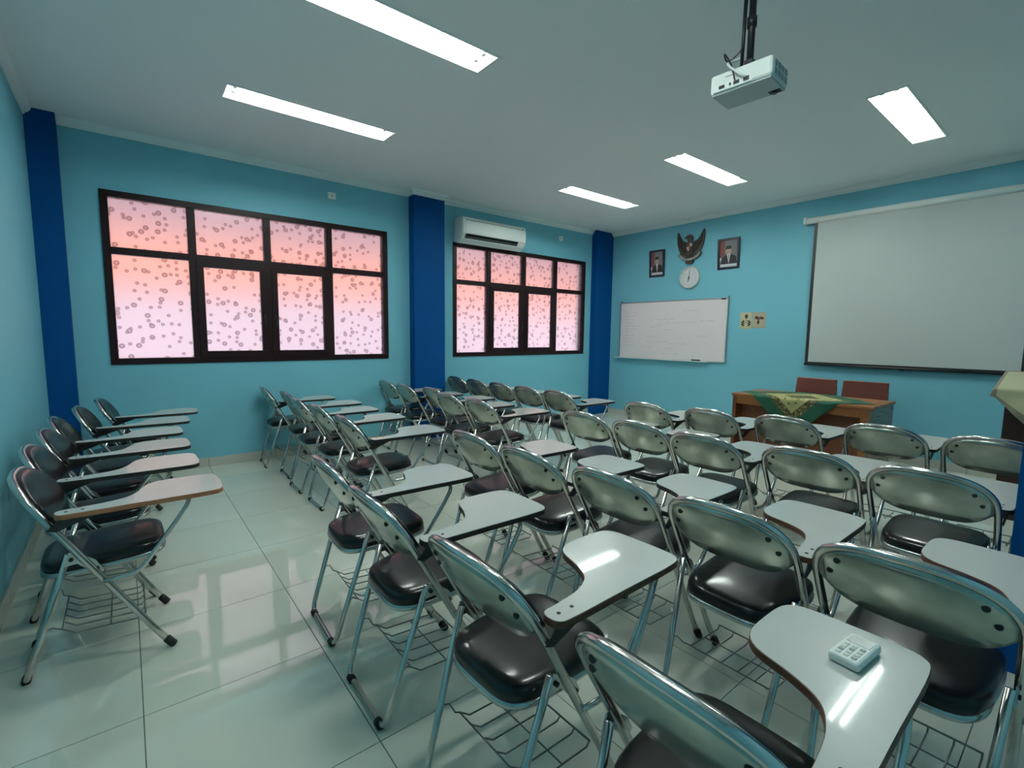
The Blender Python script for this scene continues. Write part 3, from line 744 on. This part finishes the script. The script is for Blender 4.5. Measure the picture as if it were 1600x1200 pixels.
# ------------------------------------------------------------------ portraits, emblem, clock, stickers
def ell(bm, cy, cz, ry, rz, x0, x1, k=18, a0=0, a1=2 * math.pi):
    return plate_yz(bm, [(cy + ry * math.cos(a0 + (a1 - a0) * i / k), cz + rz * math.sin(a0 + (a1 - a0) * i / k)) for i in range(k if abs(a1 - a0 - 2 * math.pi) < 1e-6 else k + 1)], x0, x1)
def portrait(yc, zc, w, h, tilt, label, fat):
    p = thing('portrait', (XF, yc, zc), label=label, cat='picture', group='framed portraits beside the emblem')
    p.rotation_euler = (0, math.radians(-4), 0)
    fx = 0.029
    bm = BM()
    box(bm, -.024, -.002, -w / 2, w / 2, h / 2 - fx, h / 2, .003); box(bm, -.024, -.002, -w / 2, w / 2, -h / 2, -h / 2 + fx, .003)
    box(bm, -.024, -.002, -w / 2, -w / 2 + fx, -h / 2 + fx, h / 2 - fx); box(bm, -.024, -.002, w / 2 - fx, w / 2, -h / 2 + fx, h / 2 - fx)
    obj('frame', bm, M_PFRAME, p)
    iw, ih = w / 2 - fx, h / 2 - fx
    ph = obj('photo', B(-.012, -.003, -iw - .002, iw + .002, -ih - .002, ih + .002), M_PGREY, p)
    obj('flag', plate_yz(BM(), [(iw, ih), (iw * .42, ih), (iw * .45, 0), (iw * .75, -ih * .25), (iw, -ih * .30)], -.0128, -.0121), M_RED, ph)
    obj('flag_white', plate_yz(BM(), [(iw, -ih * .30), (iw * .75, -ih * .25), (iw * .62, -ih * .35), (iw, -ih * .55)], -.0127, -.0121), M_PRINTW, ph)
    obj('suit', plate_yz(BM(), [(iw * .85, -ih * .76), (iw * .80, -ih * .30), (iw * .30, -ih * .06), (-iw * .35, -ih * .06), (-iw * .85, -ih * .22), (-iw * .95, -ih * .76)], -.0134, -.0129), M_PRINTK, ph)
    obj('shirt', plate_yz(BM(), [(iw * .20, -ih * .02), (-iw * .22, -ih * .02), (-iw * .02, -ih * .74)], -.0139, -.0135), M_PRINTW, ph)
    obj('tie', plate_yz(BM(), [(iw * .05, -ih * .10), (-iw * .06, -ih * .10), (-iw * .01, -ih * .66)], -.0143, -.0140), M_RED, ph)
    obj('face', ell(BM(), 0, ih * .20, iw * (.30 + fat), ih * .25, -.0139, -.0135), M_SKIN, ph)
    obj('cap', plate_yz(BM(), [(iw * .32, ih * .34), (iw * .28, ih * .58), (-iw * .28, ih * .60), (-iw * .33, ih * .36)], -.0145, -.0140), M_PRINTK, ph)
    obj('caption_strip', B(-.0135, -.0121, -iw * .92, iw * .92, -ih * .95, -ih * .77), M_PRINTW, ph)
    obj('hook', B(-.006, -.001, -.01, .01, h / 2 - .002, h / 2 + .012), M_HOOK, p)
portrait(4.478, 2.437, .268, .405, 0, 'smaller framed portrait of a person in dark suit and cap, left of the emblem', 0.0)
portrait(3.350, 2.452, .305, .410, 0, 'larger framed portrait of a person in suit and cap, right of the emblem', .05)

em = thing('garuda_emblem', (XF, 3.925, 2.62), label='dark eagle emblem plaque with shield and ribbon between the portraits', cat='emblem')
def wing(s):
    o = catmull([(s * .04, .02), (s * .07, .07), (s * .13, .10), (s * .165, .16), (s * .205, .225), (s * .215, .14), (s * .205, .05), (s * .175, -.04), (s * .12, -.11), (s * .06, -.13), (s * .03, -.06)], 4)
    return plate_yz(BM(), o if s > 0 else o[::-1], -.022, -.004)
for s in (1, -1):
    wg = obj('wing', wing(s), M_EMB, em)
    for k in range(5):
        y = s * (.075 + .026 * k); z0 = -.085 + .030 * k; z1 = .055 + .032 * k
        obj('feather', tube(BM(), [(-.023, y, z0), (-.027, y + s * .006, (z0 + z1) / 2), (-.022, y + s * .004, z1)], [.007, .010, .003], 6), M_EMB, wg, True)
obj('body', ell(BM(), 0, -.02, .062, .115, -.034, -.004), M_EMB, em)
bm = BM(); plate_yz(bm, catmull([(-.035, .085), (-.04, .135), (-.01, .165), (.03, .16), (.062, .145), (.078, .118), (.05, .118), (.035, .10), (.03, .075)], 4), -.042, -.010)
obj('head', bm, M_EMB, em)
obj('tail', plate_yz(BM(), [(.03, -.10), (.065, -.235), (.02, -.250), (-.02, -.250), (-.065, -.235), (-.03, -.10)], -.024, -.004), M_EMB, em)
for s in (1, -1): obj('leg', plate_yz(BM(), [(s * .02, -.11), (s * .05, -.10), (s * .085, -.165), (s * .06, -.18)] if s > 0 else [(s * .06, -.18), (s * .085, -.165), (s * .05, -.10), (s * .02, -.11)], -.030, -.008), M_EMB, em)
sh = obj('shield', plate_yz(BM(), [(.052, .045), (0, .06), (-.052, .045), (-.052, -.02), (-.03, -.06), (0, -.078), (.03, -.06), (.052, -.02)], -.042, -.030), M_PRINTK, em)
M_SHR, M_SHW, M_GOLD = mat('shield_red', (0.12, 0.015, 0.012), .5), mat('shield_white', (0.40, 0.38, 0.32), .5), mat('shield_gold', (0.30, 0.20, 0.05), .4)
obj('quarter', plate_yz(BM(), [(.045, .038), (.004, .050), (.004, .002), (.045, .002)], -.0445, -.0422), M_SHR, sh)
obj('quarter', plate_yz(BM(), [(-.004, .050), (-.045, .038), (-.045, .002), (-.004, .002)], -.0445, -.0422), M_SHW, sh)
obj('quarter', plate_yz(BM(), [(.045, -.004), (.004, -.004), (.004, -.068), (.026, -.055), (.045, -.018)], -.0445, -.0422), M_SHW, sh)
obj('quarter', plate_yz(BM(), [(-.004, -.004), (-.045, -.004), (-.045, -.018), (-.026, -.055), (-.004, -.068)], -.0445, -.0422), M_SHR, sh)
star = [((.017 if i % 2 == 0 else .007) * math.sin(math.pi * i / 5), (.017 if i % 2 == 0 else .007) * math.cos(math.pi * i / 5)) for i in range(10)]
obj('star', plate_yz(BM(), [(y, z - .004) for y, z in star], -.048, -.0446), M_GOLD, sh)
bm = BM(); A0, A1, RI, RO, CZ = math.radians(205), math.radians(335), .165, .200, -.035
def arcp(r, a): return (r * math.cos(a), CZ + r * .82 * math.sin(a))
out = [arcp(RO, A0 + (A1 - A0) * i / 20) for i in range(21)] + [arcp(RI, A1 - (A1 - A0) * i / 20) for i in range(21)]
plate_yz(bm, out, -.040, -.030)
rb = obj('ribbon', bm, M_SHW, em)
obj('ribbon_edge', plate_yz(BM(), [arcp(RO + .008, A0 - .05 + (A1 - A0 + .1) * i / 20) for i in range(21)] + [arcp(RI - .008, A1 + .05 - (A1 - A0 + .1) * i / 20) for i in range(21)], -.032, -.024), M_PRINTK, rb)
def letter(ch, size, m, parent, loc, rot):
    cu = bpy.data.curves.new('letter', 'FONT'); cu.body = ch; cu.size = size; cu.align_x = 'CENTER'; cu.align_y = 'CENTER'; cu.extrude = .0006
    tmp = bpy.data.objects.new('letter_tmp', cu); COL.objects.link(tmp)
    me = bpy.data.meshes.new_from_object(tmp.evaluated_get(bpy.context.evaluated_depsgraph_get())); bpy.data.objects.remove(tmp); bpy.data.curves.remove(cu)
    me.materials.clear(); me.materials.append(m)
    o = bpy.data.objects.new('letter', me); COL.objects.link(o); o.parent = parent; o.location = loc; o.rotation_euler = rot
    return o
motto = 'BHINNEKA TUNGGAL IKA'
for i, ch in enumerate(motto):
    if ch == ' ': continue
    a = A1 - .10 - (A1 - A0 - .2) * (1 - i / (len(motto) - 1)); a = A0 + .10 + (A1 - A0 - .2) * (1 - i / (len(motto) - 1))
    y, z = arcp((RI + RO) / 2, a)
    # seen from -x, +y is on the left: text reads left to right as y falls
    y, z = arcp((RI + RO) / 2, math.pi * 3 - a)
    o = letter(ch, .030, M_PRINTK, rb, (-.0405, y, z), (0, 0, 0))
    tang = math.atan2(.82 * math.cos(math.pi * 3 - a), -math.sin(math.pi * 3 - a))
    o.matrix_local = Matrix.Translation((-.0405, y, z)) @ Matrix(((0, 0, -1, 0), (-1, 0, 0, 0), (0, 1, 0, 0), (0, 0, 0, 1))) @ Matrix.Rotation(-(tang) if abs(tang) < 1.6 else math.pi - tang, 4, 'Z')

ck = thing('wall_clock', (XF, 3.912, 2.180), label='round ivory wall clock below the eagle emblem', cat='clock')
obj('case', lathe(BM(), [(.150, -.001), (.158, -.012), (.155, -.034), (.140, -.040), (.138, -.030)], 40, 'x'), M_CLOCK, ck, False)
fc = obj('dial', lathe(BM(), [(.1375, -.029), (.1375, -.031)], 40, 'x'), M_PRINTW, ck)
for k in range(12):
    a = math.pi * k / 6
    o = letter(str(k if k else 12), .028, M_GREYP, fc, (0, 0, 0), (0, 0, 0))
    o.matrix_local = Matrix.Translation((-.0318, -.112 * math.sin(a), .112 * math.cos(a))) @ Matrix(((0, 0, -1, 0), (-1, 0, 0, 0), (0, 1, 0, 0), (0, 0, 0, 1)))
obj('minute_hand', plate_yz(BM(), [(.004, -.03), (-.004, -.03), (-.006, .100), (-.002, .100)], -.0355, -.0340), M_BLACK, ck)
obj('hour_hand', plate_yz(BM(), [(.006, .012), (-.006, .012), (.010, -.062), (.018, -.062)], -.0385, -.0370), M_BLACK, ck)
obj('hub', lathe(BM(), [(.009, -.0325), (.009, -.0405)], 12, 'x'), M_BLACK, ck)

def sticker(yc, zc, w, h, m, label, kind):
    s = thing('wall_sticker', (XF, yc, zc), label=label, cat='sticker')
    obj('sheet', B(-.003, -.0005, -w / 2, w / 2, -h / 2, h / 2), m, s)
    bm = BM()
    if kind == 0:
        ell(bm, -.004, .056, .022, .028, -.0042, -.0031); plate_yz(bm, [(-.001, .04), (-.008, .04), (-.006, -.035), (-.001, -.035)], -.0041, -.0031)
        pt = obj('print', bm, M_STICKK, s)
        for (dy, dz) in ((.028, -.005), (.04, -.022), (.026, -.035), (.042, -.048), (.028, -.062), (-.032, -.005), (-.046, -.022), (-.032, -.035), (-.047, -.048), (-.034, -.062)):
            obj('leaf_print', ell(BM(), dy * 1.15, dz, .016, .011, -.0042, -.0031, 10), M_STICKK, s)
    else:
        plate_yz(bm, catmull([(.058, .035), (.03, .055), (.0, .038), (-.03, .046), (-.062, .030), (-.05, .008), (-.018, .012), (.0, .004), (-.008, -.03), (.008, -.058), (.024, -.03), (.016, .006), (.04, .012)], 3), -.0042, -.0031)
        obj('print', bm, M_STICKK, s)
        obj('red_print', ell(BM(), .0, .022, .022, .008, -.0048, -.0043, 12), M_RED, s)
sticker(3.065, 1.545, .155, .215, M_STICK, 'cream wall sticker with a plant-like brown print, next to the whiteboard', 0)
sticker(2.895, 1.550, .165, .205, M_STICK2, 'tan wall sticker with a bird-like brown print, nearer the screen', 1)

ob = thing('power_outlet', (XF, .60, .352), label='white wall socket low on the front wall beside the lectern', cat='outlet')
obj('plate', B(-.035, -.001, -.045, .045, -.04, .04, .006), M_WHITEP, ob)
obj('socket', lathe(BM(), [(.022, -.0355), (.022, -.034)], 14, 'x'), M_GREYP, ob)

# ------------------------------------------------------------------ teacher's desk, cloth, two chairs
DX0, DX1, DY0, DY1, DZ = 4.872, 5.50, 1.20, 2.395, 0.755
dk = thing('teacher_desk', (0, 0, 0), label='brown wooden teacher desk with recessed front panel under the screen', cat='desk')
obj('top', B(DX0 - .012, DX1 + .01, DY0 - .012, DY1 + .012, DZ - .026, DZ, .003), M_DESKL, dk)
obj('side_panel', B(DX0, DX1, DY1 - .035, DY1, 0, DZ - .026), M_DESK, dk)
tag(obj('side_panel', B(DX0, DX1, DY0, DY0 + .030, 0, DZ - .026), M_DESKS, dk), 'grey-brown veneered end panel')
obj('apron', B(DX0 + .004, DX0 + .028, DY0 + .030, DY1 - .035, DZ - .105, DZ - .026, .002), M_DESKL, dk)
obj('front_stile', B(DX0 + .004, DX0 + .028, DY0 + .030, DY0 + .085, .02, DZ - .105, .002), M_DESKL, dk)
obj('modesty_panel', B(DX0 + .14, DX0 + .158, DY0 + .030, DY1 - .035, .10, DZ - .026), M_DESK, dk)
obj('foot_rail', B(DX0 + .05, DX0 + .09, DY0 + .030, DY1 - .035, .06, .11, .003), M_DESK, dk)
obj('drawer', B(DX0 + .16, DX1 - .01, DY0 + .032, DY0 + .42, DZ - .20, DZ - .028, .003), M_DESK, dk)

# cloth as a lozenge folded over the front edge
bm = BM(); uvl = bm.loops.layers.uv.new('uv'); NN = 64; HS = .585; yc = 1.815; b0 = -.215; V = {}
def cloth_pt(a, b):
    edge = DX0 - .016
    wob = .004 * math.sin(a * 23) + .003 * math.sin(a * 41 + b * 9)
    if b <= 0:
        bb = max(b, -(DX1 + .012 - edge)); over = b - bb
        return (edge - bb + (0.004 if over < 0 else 0), yc - a, DZ + .0035 + over + .001 * math.sin(a * 17 + b * 13))
    if b < .012: return (edge - .002 - b * .4, yc - a, DZ + .0035 - b * .6)
    return (edge - .008 - .02 * min(1, b * 3) * (1 + math.sin(a * 15)) * .6 + wob, yc - a * (1 - .05 * b), DZ - b)
for i in range(NN + 1):
    for j in range(NN + 1):
        s, t = -1 + 2 * i / NN, -1 + 2 * j / NN
        a, b = HS * (s - t) / 2, b0 + HS * (s + t) / 2
        V[i, j] = (bm.verts.new(cloth_pt(a, b)), (HS * (s - t) / 2, HS * (s + t) / 2))
for i in range(NN):
    for j in range(NN):
        q = [V[i, j], V[i + 1, j], V[i + 1, j + 1], V[i, j + 1]]
        f = bm.faces.new([k[0] for k in q])
        for lp, k in zip(f.loops, q): lp[uvl].uv = k[1]
bmesh.ops.recalc_face_normals(bm, faces=bm.faces[:])
cl = obj('tablecloth', bm, M_CLOTH, None, True)
md = cl.modifiers.new('thickness', 'SOLIDIFY'); md.thickness = .0015; md.offset = 1
tag(cl, 'green cloth with gold and cream lozenge pattern draped over the teacher desk', 'tablecloth')

def wooden_chair(x, y, rz, label):
    r = thing('wooden_chair', (x, y, 0), rz, label=label, cat='chair', group='wooden chairs behind the teacher desk')
    # local: faces -x
    obj('seat', B(-.22, .20, -.205, .205, .42, .455, .008), M_CHAIRW, r)
    for sy in (-1, 1):
        obj('leg', B(-.21, -.17, sy * .185 - .02, sy * .185 + .02, 0, .42, .004), M_CHAIRW, r)
        bm = BM(); o = [(.16, 0), (.20, 0), (.205, .45), (.235, .80), (.205, .80), (.165, .45)]
        a = [bm.verts.new((px, sy * .185 - .016, pz)) for px, pz in o]; b = [bm.verts.new((px, sy * .185 + .016, pz)) for px, pz in o]
        bm.faces.new(a); bm.faces.new(b[::-1])
        for i in range(6): bm.faces.new((a[i], a[(i + 1) % 6], b[(i + 1) % 6], b[i]))
        bmesh.ops.recalc_face_normals(bm, faces=bm.faces[:])
        obj('leg', bm, M_CHAIRW, r)
    bm = B(-.010, .012, -.20, .20, -.18, .18, .010)
    bk = obj('backrest', bm, M_CHAIRW, r); bk.location = (.205, 0, .705); bk.rotation_euler = (0, math.radians(5), 0)
    obj('stretcher', B(-.20, .19, -.012, .012, .18, .205), M_CHAIRW, r)
    return r
wooden_chair(5.76, 2.01, 0, 'brown wooden chair behind the desk, the one on the left')
wooden_chair(5.76, 1.555, 0, 'brown wooden chair behind the desk, the one on the right')

# ------------------------------------------------------------------ lectern with cloth
lc = thing('lectern', (5.02, 0.05, 0), label='dark wooden lectern half hidden at the right edge', cat='lectern')
obj('body', B(.06, .46, -.22, .40, .07, .96, .004), M_LECT, lc)
obj('plinth', B(.02, .50, -.25, .43, .0, .07, .004), M_LECT, lc)
bm = BM(); o = [(.0, .955), (.0, .975), (.52, 1.075), (.52, 1.045)]
a = [bm.verts.new((x, -.26, z)) for x, z in o]; b = [bm.verts.new((x, .44, z)) for x, z in o]
bm.faces.new(a); bm.faces.new(b[::-1])
for i in range(4): bm.faces.new((a[i], a[(i + 1) % 4], b[(i + 1) % 4], b[i]))
bmesh.ops.recalc_face_normals(bm, faces=bm.faces[:]); obj('top', bm, M_LECT, lc)
# cloth: sheet following the slope, corners hanging
def cl_pt(x, y):
    X0, X1, Y0, Y1 = -.012, .532, -.272, .452
    dx = max(0, X0 - x, x - X1); dy = max(0, Y0 - y, y - Y1); d = math.hypot(dx, dy)
    bx, by = min(max(x, X0), X1), min(max(y, Y0), Y1)
    z = .9795 + (bx) * .1923
    ux = (-1 if x < X0 else 1 if x > X1 else 0); uy = (-1 if y < Y0 else 1 if y > Y1 else 0)
    fl = .16 + .05 * math.sin(x * 20 + y * 17)
    return (bx + ux * (min(dx, .01) + dx * fl), by + uy * (min(dy, .01) + dy * fl), z - .92 * max(dx, dy, d * .85))
bm = BM(); nx, ny = 40, 48; G = []
for i in range(nx + 1):
    row = []
    for j in range(ny + 1):
        y = -.33 + .84 * j / ny; yy = min(max(y, -.272), .452)
        D = min(.42, .07 + 1.15 * min(.452 - yy, yy + .272))          # hangs as a point at the front
        x = -.012 - D * (1 - i / 16) if i <= 16 else -.012 + .59 * (i - 16) / (nx - 16)
        row.append(bm.verts.new(cl_pt(x, y)))
    G.append(row)
for i in range(nx):
    for j in range(ny):
        f = bm.faces.new((G[i][j], G[i + 1][j], G[i + 1][j + 1], G[i][j + 1]))
        f.material_index = 1 if (i < 4 or i > nx - 4 or j < 4 or j > ny - 5) else 0
bmesh.ops.recalc_face_normals(bm, faces=bm.faces[:])
lcl = obj('lectern_cloth', bm, [M_CREAM, M_BEIGE], None, True, (5.02, 0.05, 0))
md = lcl.modifiers.new('thickness', 'SOLIDIFY'); md.thickness = .002; md.offset = 1
tag(lcl, 'cream cloth with beige hem draped over the lectern top', 'cloth')
